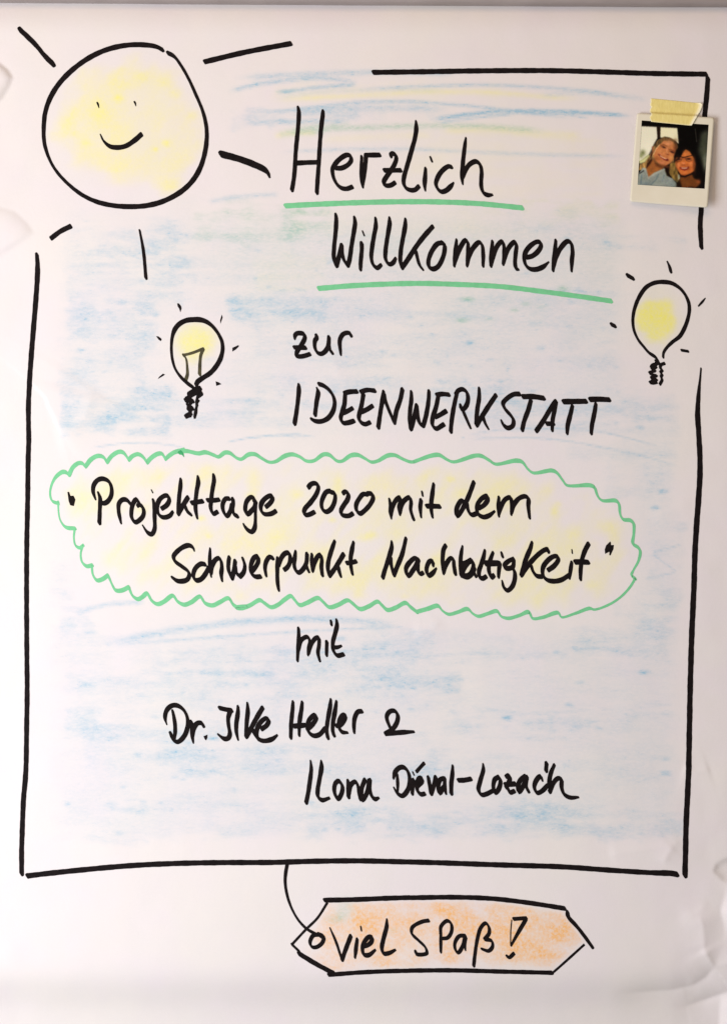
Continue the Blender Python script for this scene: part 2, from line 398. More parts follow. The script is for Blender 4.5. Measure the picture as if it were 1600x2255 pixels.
# a continuous pale wash rubbed over the inside of the border
wash = smooth(112, 165, GX + 40 * (n_edge - .5)) * smooth(1500, 1450, GX + 40 * (n_edge - .5)) * smooth(455, 520, GY + 30 * (n_edge - .5) - .12 * np.maximum(0, 420 - GX)) * smooth(1850, 1825, GY + 30 * (n_edge - .5))
wash *= 1 - .75 * smooth(900, 960, GY + 30 * (n_edge - .5)) * smooth(1420, 1370, GY + 30 * (n_edge - .5)) * smooth(1420, 1380, GX)
wash *= 1 - .8 * np.exp(-(np.hypot((GX - 432) / 95, (GY - 760) / 115)) ** 4) * 1.0
wash *= 1 - .9 * smooth(1330, 1390, GX) * smooth(900, 860, GY)
put(BLUE, wash * (0.085 + 0.10 * (n_sm - .4) + 0.07 * (n_str - .5)))
put(GRN, wash * smooth(720, 560, GY) * smooth(400, 560, GX) * 0.07)
for a in [('525,174 620,168 700,164 900,161 1010,166',12,.30),('499,204 560,189 640,178 700,173 792,184',10,.38),('605,206 640,202 700,194 790,188',9,.42),('780,199 934,192 1062,189 1190,194 1292,202 1395,220',8,.32),
          ('540,250 640,244 780,228 882,225 985,231 1087,241 1139,249 1216,256 1272,265',8,.36),('640,252 780,240 900,240 990,243',14,.28),('934,268 1010,256 1087,248 1139,246 1241,247 1320,252 1396,257',9,.62),
          ('960,273 1040,262 1139,252',6,.35),('1139,246 1216,251 1300,262',5,.3),('556,274 600,270 690,268 770,270',10,.28),('605,338 640,335 740,331 900,330 1060,337 1200,342 1395,346',9,.22),('1180,212 1290,205 1430,222',12,.16),
          ('455,447 500,438 560,432 620,429',10,.22),('495,975 560,963 640,960 655,967',4,.35),('540,965 640,957 700,963',4,.2),('200,987 280,976 350,977 412,986',4,.28),
          ('1018,962 1060,952 1150,945 1300,948 1460,986',5,.28),('1020,967 1200,966 1400,1002 1500,1030',5,.24),('165,1353 230,1332 325,1325',11,.28),
          ('230,1418 400,1385 560,1368 700,1362 890,1376',15,.32),('250,1420 500,1401 700,1388 910,1379',7,.26),('470,1370 640,1362 760,1370',10,.18),
          ('1433,1217 1499,1199',4,.28),('1433,1219 1459,1239 1488,1259',4,.2),('1488,1259 1416,1275',5,.2),('900,1450 1000,1440 1120,1438',6,.14),('1260,1430 1330,1428 1400,1445',7,.2),
          ('1020,968 1018,962',6,.3),('1170,640 1300,645 1360,650',8,.1),('700,700 900,690 1100,700',10,.1),('1050,1560 1180,1570 1300,1560',8,.12)]:
    line(BLUE, *(a if len(a) < 3 else (a[0], a[1] * .9, min(a[2] * 1.35, .85))))
for a in [('600,220 700,205 860,200 985,203',9,.14),('605,297 700,286 780,283 934,279 1062,280 1216,292',12,.42),('640,285 720,278 780,278',14,.2),('610,300 660,290 720,292',14,.2),('605,205 660,200',5,.3)]:
    line(GRN, *a)
for a in [(428,468,705,535,.30),(495,438,725,520,.18),(450,510,540,540,.12),(1150,448,1355,492,.10),(640,520,900,560,.06),(960,640,1200,720,.05)]:
    patch(GRN, *a)
for a in [('600,222 780,212 985,204 1139,209 1215,216 1290,218',11,.26),('960,290 1100,288 1200,298 1290,300',16,.24),('600,302 640,295 700,293',12,.25),('700,310 900,300 960,298',16,.12)]:
    line(YEL, *a)
for a in [(900,300,1330,440,.08),(560,560,720,640,.08),(1150,450,1360,495,.12),(640,470,1160,520,.06),(600,185,1100,225,.07)]:
    patch(YEL, *a)
for a in [(1028,660,13,4.5,.85),(1018,706,11,4.5,.85),(1155,670,10,4.5,.5),(1132,684,9,4,.5),(1238,638,10,6,.7),(1075,703,8,3,.4),(1190,675,14,5,.2),(400,993,1,1,.0)]:
    spot(GRN, *a)
for a in [(1033,756,10,4,.85),(1190,767,9,4,.5),(1408,941,7,4,.6),(1457,1082,9,4.5,.8),(1440,1118,9,4.5,.75),(200,1392,14,4,.55),(195,1507,16,5,.55),(470,1625,11,5,.9),(305,1661,9,4,.5),(470,1696,10,5,.5),
          (613,1674,10,4,.5),(750,1405,12,5,.6),(1224,1436,9,4,.55),(1416,1480,11,4.5,.75),(1275,1503,10,4,.5),(1253,1551,9,4.5,.55),(1115,1580,10,5.5,.95),(1462,1670,9,4,.5),(1463,1702,10,5,.7),(521,682,14,7,.5),(548,690,12,5,.5),
          (610,689,14,5,.35),(655,681,9,5,.35),(344,692,7,8,.5),(181,771,10,4,.5),(190,1756,14,5,.0),(150,1768,7,6,.35),(245,1771,14,6,.3),(1360,1702,10,4,.0),(1270,638,9,5,.4),(1255,665,8,5,.25),(310,858,9,5,.4),(340,925,10,5,.25),
          (560,273,9,4,.35),(975,842,16,5,.35),(1170,862,12,4,.3),(620,1440,16,5,.3),(490,1870,1,1,0),(1195,1790,9,7,.5),(1150,1795,10,6,.4),(1245,1818,16,5,.4),(1160,1592,14,5,.35),(1300,1588,16,4,.3),(980,1512,13,5,.35),(846,1490,14,5,.25)]:
    spot(BLUE, *a)
# small scattered crumbs of blue chalk inside the coloured areas
for _ in range(420):
    x = rng.uniform(130, 1490); y = rng.choice([rng.uniform(480, 960), rng.uniform(1390, 1850)])
    i = int((x - X0) / G); j = int((y - Y0) / G)
    if BLUE[j, i] > 0.14: 
        sl = (slice(max(j - 6, 0), j + 7), slice(max(i - 9, 0), i + 10))
        r = np.hypot((GX[sl] - x) / rng.uniform(3.5, 9), (GY[sl] - y) / rng.uniform(2.6, 4.2)); BLUE[sl] = 1 - (1 - BLUE[sl]) * (1 - rng.uniform(.12, .42) * np.exp(-r ** 2))
# sun
sp_ = P1('150,215 180,165 215,142 262,138 300,120 345,138 392,165 402,205 428,246 450,285 447,335 418,385 388,418 365,424 330,402 290,402 248,390 205,372 165,374 160,340 118,300 132,250')[:, :2]
sp_ = np.vstack([sp_, sp_[:1]]); d_, _, _ = dist_poly(GX, GY, sp_); d_ = np.where(inside(GX, GY, sp_), d_, -d_)
sm = inside(GX, GY, SUN[:, :2]) * smooth(-16, 34, d_ + 26 * (n_edge - .5) + 34 * (n_diag - .5)) * (0.60 + 0.30 * smooth(330, 200, GX) * smooth(120, 190, GX) + .3 * (n_blot - .5))
put(YEL, sm * (0.27 + 0.55 * np.clip(n_diag - 0.30, 0, 1) + 0.10 * n_blot))
for a in [(262,218,13,9,.55),(310,170,20,10,.35),(285,190,26,10,.22),(365,183,18,13,.35),(388,208,16,12,.35),(220,232,16,16,.28),(215,255,18,12,.25),(190,318,14,10,.4),(165,296,10,8,.25),(367,317,9,7,.65),(343,330,7,5,.5),(248,374,14,10,.3),(270,400,30,12,.2),(230,360,50,22,.2),(378,410,24,14,.3),(300,385,30,14,.18),(426,258,14,10,.22)]:
    spot(YEL, *a)
# light bulbs
r = np.hypot((GX - 432) / 56, (GY - 752) / 52) + 0.35 * (n_edge - .5)
put(YEL, inside(GX, GY, BULB_L[:, :2]) * (0.50 * smooth(1.05, 0.35, r) + 0.05)); spot(YEL, 440, 755, 26, 18, .35); spot(YEL, 425, 790, 14, 14, .3)
r = np.hypot((GX - 1442) / 50, (GY - 703) / 56) + 0.4 * (n_edge - .5) + .25 * (n_diag - .5)
put(YEL, inside(GX, GY, BULB_R[:, :2]) * (0.62 * smooth(1.02, 0.55, r) + 0.10 * smooth(1.6, .9, r))); spot(YEL, 1452, 702, 24, 14, .45); spot(YEL, 1424, 700, 16, 20, .25)
# scalloped panel
ins = inside(GX, GY, CLOUD_POLY)
dd, _, _ = dist_poly(GX, GY, CLOUD_POLY[::3])
BLUE[ins] *= 0.12
put(YEL, ins * smooth(6, 42, dd) * np.clip(0.10 + 0.62 * (n_diag - 0.42) + 0.30 * (n_sm - .5), 0.02, 0.4))
for a in [(310,1120,18,12,.3),(444,1141,9,6,.5),(552,1092,12,9,.35),(655,1088,14,10,.3),(732,1145,9,6,.45),(745,1066,10,22,.3),(828,1097,7,7,.3),(815,1178,14,8,.5),(800,1185,16,8,.35),(992,1055,9,6,.5),(1018,1088,14,9,.35),(1220,1125,10,14,.45),
          (1228,1110,7,5,.35),(1335,1160,30,16,.35),(1350,1185,14,24,.3),(1265,1175,24,12,.25),(1300,1288,16,9,.3),(870,1245,12,8,.25),(790,1310,18,10,.25),(530,1315,16,10,.2),(460,1180,9,7,.35),(350,1150,12,8,.2),(1180,1325,14,18,.2),(960,1230,20,12,.2),
          (560,1065,12,20,.22),(610,1180,22,12,.2),(700,1230,22,14,.2),(1100,1190,26,16,.2),(890,1313,10,6,.3)]:
    spot(YEL, *a)
# tag
ins = inside(GX, GY, TAGP); dd, _, _ = dist_poly(GX, GY, np.vstack([TAGP, TAGP[:1]]))
nt_ = vnoise(_u, _v, 60, 26, 41, 4); nt2 = vnoise(GX, GY, 34, 26, 42, 3)
cov = np.clip(0.33 + 0.85 * (nt_ - 0.47) + 0.55 * (nt2 - 0.5) + 0.10 * smooth(900, 1200, GX) + 0.10 * smooth(2100, 2020, GY), 0.04, 0.85)
cov *= smooth(2, 16, dd) * smooth(664, 735, GX + (GY - 2060) * .35) * (1 - .7 * smooth(2105, 2130, GY) * smooth(820, 960, GX))
put(ORG, ins * cov)
for a in [(840,2030,50,16,.3),(880,2080,26,14,.25),(1010,2035,40,18,.25),(1190,2090,30,14,.2),(1230,2055,30,12,.3),(1000,2090,26,16,.2),(850,2095,34,12,.2)]: spot(ORG, *a)
ORG *= (1 - 0.8 * np.exp(-(np.hypot((GX - 757) / 22, (GY - 2003) / 26)) ** 2))
spot(GRN, 760, 1998, 22, 22, .26); spot(GRN, 738, 2022, 20, 9, .45); spot(GRN, 866, 2047, 10, 6, .25); spot(GRN, 748, 2015, 10, 8, .3)

BLUE *= 1.0
CH = np.stack([BLUE, YEL, GRN], -1).reshape(-1, 3); CW = np.stack([ORG, ORG * 0, ORG * 0], -1).reshape(-1, 3)
nx, ny = len(gx), len(gy)
IDX = np.arange(nx * ny).reshape(ny, nx)
QUADS = np.stack([IDX[:-1, :-1], IDX[1:, :-1], IDX[1:, 1:], IDX[:-1, 1:]], -1)      # faces the viewer

# ------------------------------------------------------------------ setting and sheet
def bevel_box(name, x0, x1, y0, y1, z0, z1, mat, bev, parent=None, seg=4):
    import bmesh
    bm = bmesh.new(); bmesh.ops.create_cube(bm, size=1)
    for v in bm.verts: v.co = ((x0 + x1) / 2 + v.co.x * (x1 - x0), (y0 + y1) / 2 + v.co.y * (y1 - y0), (z0 + z1) / 2 + v.co.z * (z1 - z0))
    bmesh.ops.bevel(bm, geom=bm.edges[:], offset=bev, segments=seg, affect='EDGES', profile=.5)
    me = bpy.data.meshes.new(name); bm.to_mesh(me); bm.free(); me.materials.append(mat)
    me.polygons.foreach_set('use_smooth', [True] * len(me.polygons))
    o = bpy.data.objects.new(name, me); C.objects.link(o)
    if parent: o.parent = parent
    return o

m, nt, b = new_mat('white_wall_paint')
nt.links.new(mix_n(nt, ramp(nt, noise_n(nt, 30, 4), .3, .7), (0.76, 0.74, 0.72), (0.80, 0.78, 0.76)), b.inputs['Base Color']); b.inputs['Roughness'].default_value = .85
wall = mesh_obj('wall', [(-1.6, 0.045, 0), (1.6, 0.045, 0), (1.6, 0.045, 2.6), (-1.6, 0.045, 2.6)], [(0, 1, 2, 3)], m, smoothed=False)
tag(wall, 'plain white wall behind the flipchart sheet', kind='structure')

sheet = mesh_obj('flipchart_sheet', world(GX.ravel(), GY.ravel(), HG.ravel()), QUADS.reshape(-1, 4), M_PAPER, attrs={'chalk': CH, 'chalk_warm': CW})
tag(sheet, 'large white flipchart sheet with black handwriting, a smiling sun and light bulbs', 'flipchart sheet')

def area_of_sheet(name, poly, parent, up=0.16):
    """the piece of chalked paper inside a drawn outline, a hair above the sheet"""
    cx = (GX[:-1, :-1] + GX[1:, 1:]) / 2; cy = (GY[:-1, :-1] + GY[1:, 1:]) / 2
    q = QUADS[inside(cx, cy, poly)]
    used, inv = np.unique(q.ravel(), return_inverse=True)
    return mesh_obj(name, world(GX.ravel()[used], GY.ravel()[used], HG.ravel()[used] + up), inv.reshape(-1, 4), M_PAPER, parent, attrs={'chalk': CH[used], 'chalk_warm': CW[used]})

# ------------------------------------------------------------------ drawn border
border = write('drawn_border', None, [
  (P1, '83.5,562,.8 85,588 83,633 79,686 74.5,740 70.5,793 67,846 64.7,899 65,939 65.5,966 64,1019 63,1099 61,1200 60.5,1300 61,1420 62,1520 61,1600 59,1700 54,1760 51.5,1820 50,1870 50,1922', 1.2),
  (P1, '63,1927 100,1922.5 180,1914 280,1905 380,1900 480,1898 600,1897.5 690,1895 791,1894 881,1896 960,1898 1100,1903 1240,1907.5 1338,1914.5 1437,1920.5 1474,1921.5,1.15 1488,1924,1.2', 1.08),
  (P1, '1540.5,812,.3 1538.5,835,.4 1537,849,.5 1534,885,.8 1533,917,1 1535,950 1537.5,995 1538,1041 1535,1096 1531,1151 1527,1220 1525,1289 1522.5,1344 1520,1400 1517,1500 1515,1600 1513,1700 1511,1749 1508,1811 1507,1860 1505.5,1926', 1.32),
  (P1, '1556,174 1554,205 1551,235 1546,290 1543,380 1541,463 1539,490 1539.5,520 1541,546,.9', 1.18),
  (P1, '822,161.5 934,160 1062,158 1216,157.5 1344,161 1446,164 1552,165', 1.05)], sheet)

# ------------------------------------------------------------------ drawn sun
sun = area_of_sheet('drawn_sun', SUN[:, :2], sheet); sun['label'] = 'round smiling sun with a chalked yellow face'
write('outline', None, [(P1, ' '.join('%g,%g' % tuple(q[:2]) for q in SUN), 1.04)], sun)
for t_, k_ in (('47.5,69 82,102.5 101,126 118.5,143', 1.5), ('452,138 540,117 640,98', 1.06), ('488,341 525,351 565,366 587,378 593,390,.5', 1.5), ('115,526 135,511 157,500', 1.0), ('309,509,.7 317,553 322.5,613', .85)):
    write('ray', P1, [(t_, k_)], sun)
for t_ in ('217,230,1 219.5,239,.4', '298.5,228,1 300.5,235,.4'): write('eye', P1, [(t_, .7)], sun)
F = frame(0, 250, .25)
write('mouth', F, ['893,195,.45 920,250,.8 970,295,1 1030,307 1110,295 1190,245 1250,192'], sun)

# ------------------------------------------------------------------ light bulbs
bl = area_of_sheet('drawn_light_bulb', BULB_L[:, :2], sheet); bl['label'] = 'drawn light bulb with a visible filament'
write('outline', None, [(P1, ' '.join('%g,%g,%g' % tuple(q) for q in BULB_L), 1.0)], bl)
write('filament', BL, ['375,1045,.75 392,990,.75 390,900,.65 375,800,.6 345,760,.7', '345,762,.6 450,735,.55 580,685,.6', '580,688,.7 550,760,.7 540,850,.75 535,985,.85'], bl, M_OLIVE)
write('screw_base', BL, ['412,1215 470,1185 540,1150', '372,1290 410,1275 455,1300', '395,1345 420,1365 450,1385', '375,1480 405,1465 432,1445', '525,1215 555,1205'], bl, blots=['395,1190 450,1155 490,1120 540,1122 565,1155 558,1195 580,1215 545,1250 500,1230 470,1245 430,1270 470,1290 468,1315 435,1350 460,1380 450,1410 445,1440 440,1490 370,1505 362,1450 405,1425 380,1395 385,1345 410,1325 360,1305 362,1250 390,1235 385,1210',
   '500,1225 540,1200 580,1215 575,1235 520,1275 540,1295 518,1330 522,1350 512,1380 510,1440 490,1505 468,1510 460,1480 468,1420 485,1360 482,1300 490,1265'])
for t_ in ('272,155 290,153 318,185 325,215 310,260 295,215 278,190', '795,285 805,320 797,345 778,395 775,350', '25,540 50,540 85,565 92,580 80,598 55,580', '45,1042 60,1015 105,978 130,988 110,1005', '918,675 990,642 995,660 960,695 918,720', '722,1068 760,1080 792,1102 760,1112 730,1122'):
    write('ray', BL, [], bl, blots=[t_])
br = area_of_sheet('drawn_light_bulb', BULB_R[:, :2], sheet); br['label'] = 'drawn light bulb without filament, bright yellow inside'
write('outline', None, [(P1, ' '.join('%g,%g,%g' % tuple(q) for q in BULB_R), .84)], br)
write('screw_base', BR, [('690,1345 740,1372 650,1395 630,1430 705,1420 640,1450 690,1468 610,1495 655,1520 710,1532 635,1552 640,1572 710,1582 615,1615 660,1628 705,1618', .62), ('660,1400 690,1430 640,1440 690,1400 700,1370', .7), ('650,1540 680,1560 640,1600 680,1610', .6),
   ('800,1378 755,1398 750,1440 775,1462 750,1490 772,1515 758,1545 772,1580 745,1638', .72)], br)
for t_, k_ in (('338,272 408,312', .95), ('840,105,.7 865,160 880,225', .85), ('1315,557,.3 1280,600,.8 1228,658,.5', .62), ('138,888 182,910', .9), ('1015,1212 1098,1226', .62)):
    write('ray', BR, [(t_, k_)], br)

# ------------------------------------------------------------------ headings
def word(name_label, F, strokes, parent=None, **kw):
    return write('handwritten_word', F, strokes, parent or sheet, label='handwritten black word ' + name_label, **kw)

A = frame(600, 200, .1875); B = frame(850, 240, .1875)
word('Herzlich', A, ['303,205,.8 310,250 300,450 275,700 260,950 245,1080 228,1172', '594,245,.8 590,290 570,450 555,650 540,900 526,1100 520,1205', '290,856 400,850 520,847',
  '738,913 800,917 880,880 922,825 912,772 870,762 800,800 740,860 705,920 705,980 725,1050 760,1110 810,1150 870,1158 932,1137', '1045,780,.7 1042,950 1050,1080 1058,1140,.6', '1060,1100,.7 1080,950 1090,850 1095,765', '1097,764 1180,763 1255,762',
  '1387,780,.8 1387,757 1410,745 1445,770 1450,810 1430,870 1395,930 1340,1010 1305,1070 1305,1105 1340,1122 1390,1115 1432,1088', '1312,942 1400,942 1500,942',
  (B, '348,153,.55 352,220 335,350 300,480 260,620 225,740 203,830 205,890 235,940 290,962 340,955 378,918'), (B, '460,705,.7 455,800 447,900 455,965,.5'), (B, '517,577,.6 533,622,.6'),
  (B, '762,690 730,682 680,710 625,770 590,840 580,890 605,950 645,980 700,965 750,920 788,873,.4'), (B, '932,348,.45 918,450,.9 900,600 890,720 885,820 893,890,.5'), (B, '897,810,.8 930,720 980,655 1050,625 1095,660 1115,740 1110,850 1115,940 1145,1000 1190,1018 1240,1015,.6')])
write('underline', P1, [('629,454.5 700,451 850,446 962,446 1056,450 1148,459', 1.05)], sheet, M_GREEN)
A = frame(700, 450, .1875); B = frame(1000, 450, .25)
word('Willkommen', A, ['210,125,.8 215,180 205,350 190,500 187,650 215,728', '220,725 240,640 265,540 275,482,.9', '280,482,.9 285,580,.9 300,650 345,722', '350,725 370,650 395,480 420,330 435,220 428,160,.8',
  '512,465 512,550 500,680 497,772,.8', '523,324,.45 540,370,.5', '675,168,.65 678,250 655,380 630,540 625,640 650,720 695,752 738,717,.8', '838,163,.65 840,220 815,380 792,540 790,640 815,695 845,710 880,690 910,638,.7',
  '1025,178,.65 1022,250 995,400 970,550 965,680 985,752', '985,750 1060,640 1150,500 1250,370 1342,268', '1145,555 1165,640,.9 1190,720,.9 1228,770,.7', '1452,458 1400,468 1330,560 1293,670 1300,740 1345,765 1400,740 1450,660 1480,560 1480,480 1450,456',
  (B, '17,315,.6 12,380 2,480 -4,548,.7'), (B, '0,525,.8 25,440 60,365 95,320 115,340,.9 118,400 108,547,.7'), (B, '112,535,.7 130,450 165,385 215,338 240,360,.9 250,430 249,548,.7'),
  (B, '332,330,.7 328,400 318,480 318,548,.8'), (B, '320,535,.8 345,440 380,362 415,332 432,370,.9 435,440 425,533,.7'), (B, '428,520,.8 450,440 485,372 525,337 542,365,.9 535,440 530,520 540,570 560,578,.6'),
  (B, '632,472 680,460 730,420 758,370 750,338 720,335 670,365 625,420 610,480 625,540 660,572 710,578 770,558 826,512,.4'), (B, '888,322,.7 882,400 870,500 863,588,.7'), (B, '868,555,.8 890,470 930,390 990,330 1020,345 1035,420 1028,500 1025,593,.6')])
write('underline', P1, [('702,636 775,630 850,626.5 925,625 1000,627 1100,632 1200,644 1275,654 1343,664', 1.02)], sheet, M_GREEN)
A = frame(620, 690, .125)
word('zur', A, ['230,455,.6 235,400 270,360 330,355 390,368 412,410 400,470 350,560 300,640 265,700 262,740', '262,752 300,765 380,760 495,725', '225,607 320,610 420,612', '615,400 618,440 590,480 580,550 595,640 640,705 690,720 740,700 800,630 825,550 833,425', '830,560 845,640 890,703',
  '1040,735,.6 1030,640,.9 1020,530 1032,450 1080,375 1150,348 1200,358 1218,395'], scale=.97)
A = frame(620, 830, .1875); B = frame(900, 840, .2875)
word('IDEENWERKSTATT', A, ['203,92,.7 205,130 190,300 170,450 152,552', '415,135,.6 430,170 410,300 392,448', '440,88 490,105 560,160 610,240 622,320 600,410 540,490 460,525 390,520 350,498,.8',
  '740,192 800,178 880,174', '745,210 735,330 705,430 693,490 720,542 780,540 845,520', '728,425 780,400 828,372', '930,178 1000,157 1090,165', '958,205 940,320 915,420 905,490 935,540 980,558 1032,538', '938,412 1000,385 1062,345',
  '1195,172,.7 1185,250 1160,400 1132,595', '1200,200 1215,280 1260,400 1320,540', '1320,540 1345,400 1390,270 1415,150',
  (B, '17,80,.7 18,130 8,220 5,300 12,367'), (B, '15,365 35,290 58,185'), (B, '60,190,.9 65,260 80,320 105,342'), (B, '108,342 130,260 148,150 152,75,.8'), (B, '212,105 255,98 303,103'), (B, '222,118 205,200 180,280 178,335 205,363 263,332'), (B, '202,274 240,255 280,230'),
  (B, '363,100,.9 345,180 325,300 318,385'), (B, '358,100 375,72 410,62 440,85 450,130 440,180 415,213 398,213 393,183,.8'), (B, '408,217 430,270 467,355,.7'), (B, '535,53,.65 535,120 520,220 512,330'), (B, '516,337 550,280 600,200 662,108'), (B, '560,262 580,320,.9 604,362,.7'),
  (B, '842,98 800,100 750,130 717,170 735,215 775,260 798,300 790,342 755,358 725,340 705,302,.6'), (B, '870,118 950,118 1028,130', 1.1), (B, '930,145 910,220 880,300 863,373'), (B, '972,380 1020,310 1080,210 1118,155'), (B, '1120,155 1110,220 1095,300 1092,377,.7'), (B, '1052,325 1102,325'),
  (B, '1180,157 1260,155 1350,154', 1.12), (B, '1247,188,.9 1230,260 1210,340 1206,400,.8'), (B, '1383,140 1450,138 1527,142', 1.1), (B, '1426,173,.8 1415,240 1395,340 1390,400,.8')])

# ------------------------------------------------------------------ scalloped green panel with its two lines
panel = area_of_sheet('scalloped_panel', CLOUD_POLY, sheet); panel['label'] = 'pale yellow panel in a scalloped green outline'
k = Ink()
for c in CLOUD: k.stroke(c, .86)
k.build('outline', M_GREEN, panel)
write('ink_blot', CB, [], panel, M_DKGREEN, blots=['1172,138 1195,124 1212,140 1222,160 1227,190 1205,168 1185,165 1168,150'], layer=.62)
A = frame(130, 1030, .1875)
write('quotation_mark', A, [], panel, blots=['108,285 128,283 145,330 180,328 203,375 185,450 168,448 140,440 122,390'])
B = frame(400, 1030, .15)
word('Projekttage', A, ['435,368,.6 410,290 415,210 460,148 520,130 590,160 625,240 620,330 580,395 540,418 505,412', '470,295,.7 490,350 488,480 482,648', '735,650,.6 715,560 705,460 712,420 750,377 800,378 850,430', '930,450,.8 945,432 985,460 1003,520 985,580 905,640 862,590 858,500 882,410 915,372 940,405',
  '1112,380,.8 1125,450 1128,600 1128,720 1095,780 1050,765 990,680,.5', '1092,264,.4 1105,290,.45', '1215,478 1270,440 1300,380 1285,332 1250,328 1190,370 1158,450 1167,530 1210,578 1260,582 1310,560 1340,518,.7', '1435,135,.7 1432,200 1415,350 1405,540', '1405,545 1450,460 1518,350', '1480,440 1510,510 1555,552,.8',
  (B, '245,133,.7 250,200 225,350 210,500 210,620 232,738,.7'), (B, '155,517 230,505 310,492'), (B, '475,108,.8 480,180 455,330 440,460 432,600 470,678 525,650'), (B, '385,478 470,480 550,470'), (B, '700,455 650,455 608,530 608,610 640,685 670,708 720,630 740,550'), (B, '755,460 760,520 748,600 770,680 820,712'),
  (B, '1070,500 1060,445 1020,432 960,490 937,580 942,650 970,685 1020,640 1070,580 1090,500'), (B, '1090,510,.8 1085,600,.8 1085,750,.8 1075,880 1035,940 980,920 935,870 913,830,.6'), (B, '1243,572 1300,520 1340,450 1325,412 1280,418 1200,480 1163,560 1170,630 1210,678 1280,683 1340,665 1380,638')], panel)
A = frame(640, 1040, .175); B = frame(900, 1050, .1875)
word('2020', A, ['225,190 250,155 300,138 338,155 348,200 320,280 250,380 180,460 167,510 185,538 240,530 295,502', '497,237 450,247 410,310 387,390 402,470 445,498 500,470 545,390 560,310 548,262 505,252', '660,265 675,247 700,248 725,275 715,340 670,410 632,480 637,530 680,548 740,545 775,522', '955,280 912,275 862,330 822,410 827,480 870,520 930,480 1000,400 1035,320 1018,272 970,268'], panel)
word('mit, in the yellow panel', A, ['1240,340,.7 1255,420 1255,520 1262,583,.5', '1262,540,.7 1280,430 1330,342 1370,318 1377,370,.9 1360,450 1370,535,.6', '1374,515,.7 1390,420 1430,352 1490,317 1510,370,.9 1505,470,.9 1540,588', (B, '140,275,.9 130,370 140,473,.6'), (B, '152,177,.55 158,222,.55'), (B, '288,85,.75 275,180 258,320 260,400 273,473,.7'), (B, '208,345 280,345 357,349', 1.05)], panel)
word('dem', B, ['650,300 615,280 572,335 552,400 560,462 600,420 650,330 700,220 758,65', '680,310,.9 685,370 710,430 740,448 790,430', '820,368 880,330 922,262 912,225 860,248 808,310 792,380 810,440 870,473 930,458 1000,405,.6', '1052,240,.75 1045,350 1050,463,.6', '1050,440,.7 1080,340 1130,262 1185,243 1200,290 1195,445,.6', '1198,420,.8 1225,330 1290,252 1360,230 1397,255 1395,340 1410,482,.8'], panel)
A = frame(360, 1180, .1625); B = frame(580, 1180, .1625)
word('Schwerpunkt', A, ['420,200,.5 400,152,.9 350,128 270,152 180,222 142,280 160,340 250,410 330,470 357,520 330,588 270,612 190,608 123,562,.8', '565,385 520,377 460,412 418,480 412,560 450,602 510,588 570,520 617,430', '637,170,.5 632,300,.9 635,430 650,553,.5', '645,500 665,400 710,322 755,302 783,340,.9 795,430 785,520 797,608,.6',
  '895,290,.9 885,350 885,460 930,572', '932,575 955,480 975,340', '975,400 990,500 1040,548', '1042,550 1090,490 1105,400,.9 1077,305,.8', '1200,482 1250,420 1287,340 1277,277 1240,285 1197,360 1183,450 1202,520 1250,553 1315,550', '1480,300 1440,284 1397,340 1377,430 1392,540,.7',
  (B, '195,300,.8 190,400 190,550 195,650 208,735,.7'), (B, '205,400 240,305 290,240 340,228 363,280 355,370 320,430 288,455'), (B, '438,205,.6 430,270 417,380 440,468 480,497 530,460 580,370 592,245'), (B, '580,385,.9 590,430 613,480,.8'), (B, '658,250,.8 655,350 665,483,.6'), (B, '665,470,.8 690,370 740,272 770,255 790,320,.9 785,430 797,530'),
  (B, '965,70,.7 930,170 885,320 872,440 895,540'), (B, '895,540 960,450 1030,340 1083,250'), (B, '1015,420 1025,480 1045,545,.8'), (B, '1220,85,.7 1200,180 1180,300 1185,420 1203,515,.8'), (B, '1130,367 1190,362 1250,345')], panel)
A = frame(820, 1180, .175); B = frame(1060, 1170, .2)
word('Nachhaltigkeit', A, ['240,70,.6 240,140 195,300 150,440 127,523', '228,270,.9 232,360,.9 268,493', '268,490 310,380 370,230 418,30,.8', '575,300 530,280 462,335 418,410 430,485 450,505 500,440 550,360 575,300', '568,300 565,400 577,460 605,478 628,465', '757,375,.7 752,318 720,315 682,380 677,450 705,500 750,470 798,408,.5',
  '915,122 890,170 877,290 882,400 888,478,.6', '890,460,.8 920,360 980,280 1010,292,.9 1020,370 1035,475', '1128,128,.5 1110,230,.9 1100,350 1110,497', '1112,500 1140,420 1190,345 1235,305 1262,350 1262,440 1290,500', ('1115,345 1165,335 1230,300', .9), ('1115,490 1150,505 1190,508 1240,470 1270,400', 1.25), ('1110,440 1130,400 1170,345 1215,320', 1.15),
  '1408,180,.6 1390,270 1357,370 1332,450 1342,520 1380,535 1420,512', '1510,208,.7 1480,290 1457,380 1462,460 1495,525 1517,497', (A, '1418,345 1500,345 1577,342', 1.25), (B, '195,350 185,430 180,505,.7'), (B, '215,237,.7 225,277,.8'), (B, '345,300,.9 290,328 248,370 250,400 290,408 338,390 350,310,.9'), (B, '330,400 357,440 360,520 330,608 280,650 242,620 222,545,.5'),
  (B, '550,120,.7 530,190 480,310 430,485'), (B, '435,478 500,380 600,270 680,208 722,198 727,225,.9'), (B, '540,375,.9 555,430 600,490 650,498'), (B, '728,425 790,380 837,310 827,275 780,278 712,330 668,400 668,480 712,533 790,548 870,533 950,485'), (B, '985,340,.8 970,430 958,518,.6'), (B, '987,203,.35 990,240,.4'), (B, '1168,138 1130,210 1097,310 1082,420 1080,528,.8'), (B, '1025,337 1090,335 1165,340', 1.12)], panel)
write('quotation_mark', B, [], panel, blots=['1345,200 1360,155 1405,110 1415,125 1415,150 1447,150 1442,195 1410,265 1395,262 1397,225 1350,248'])

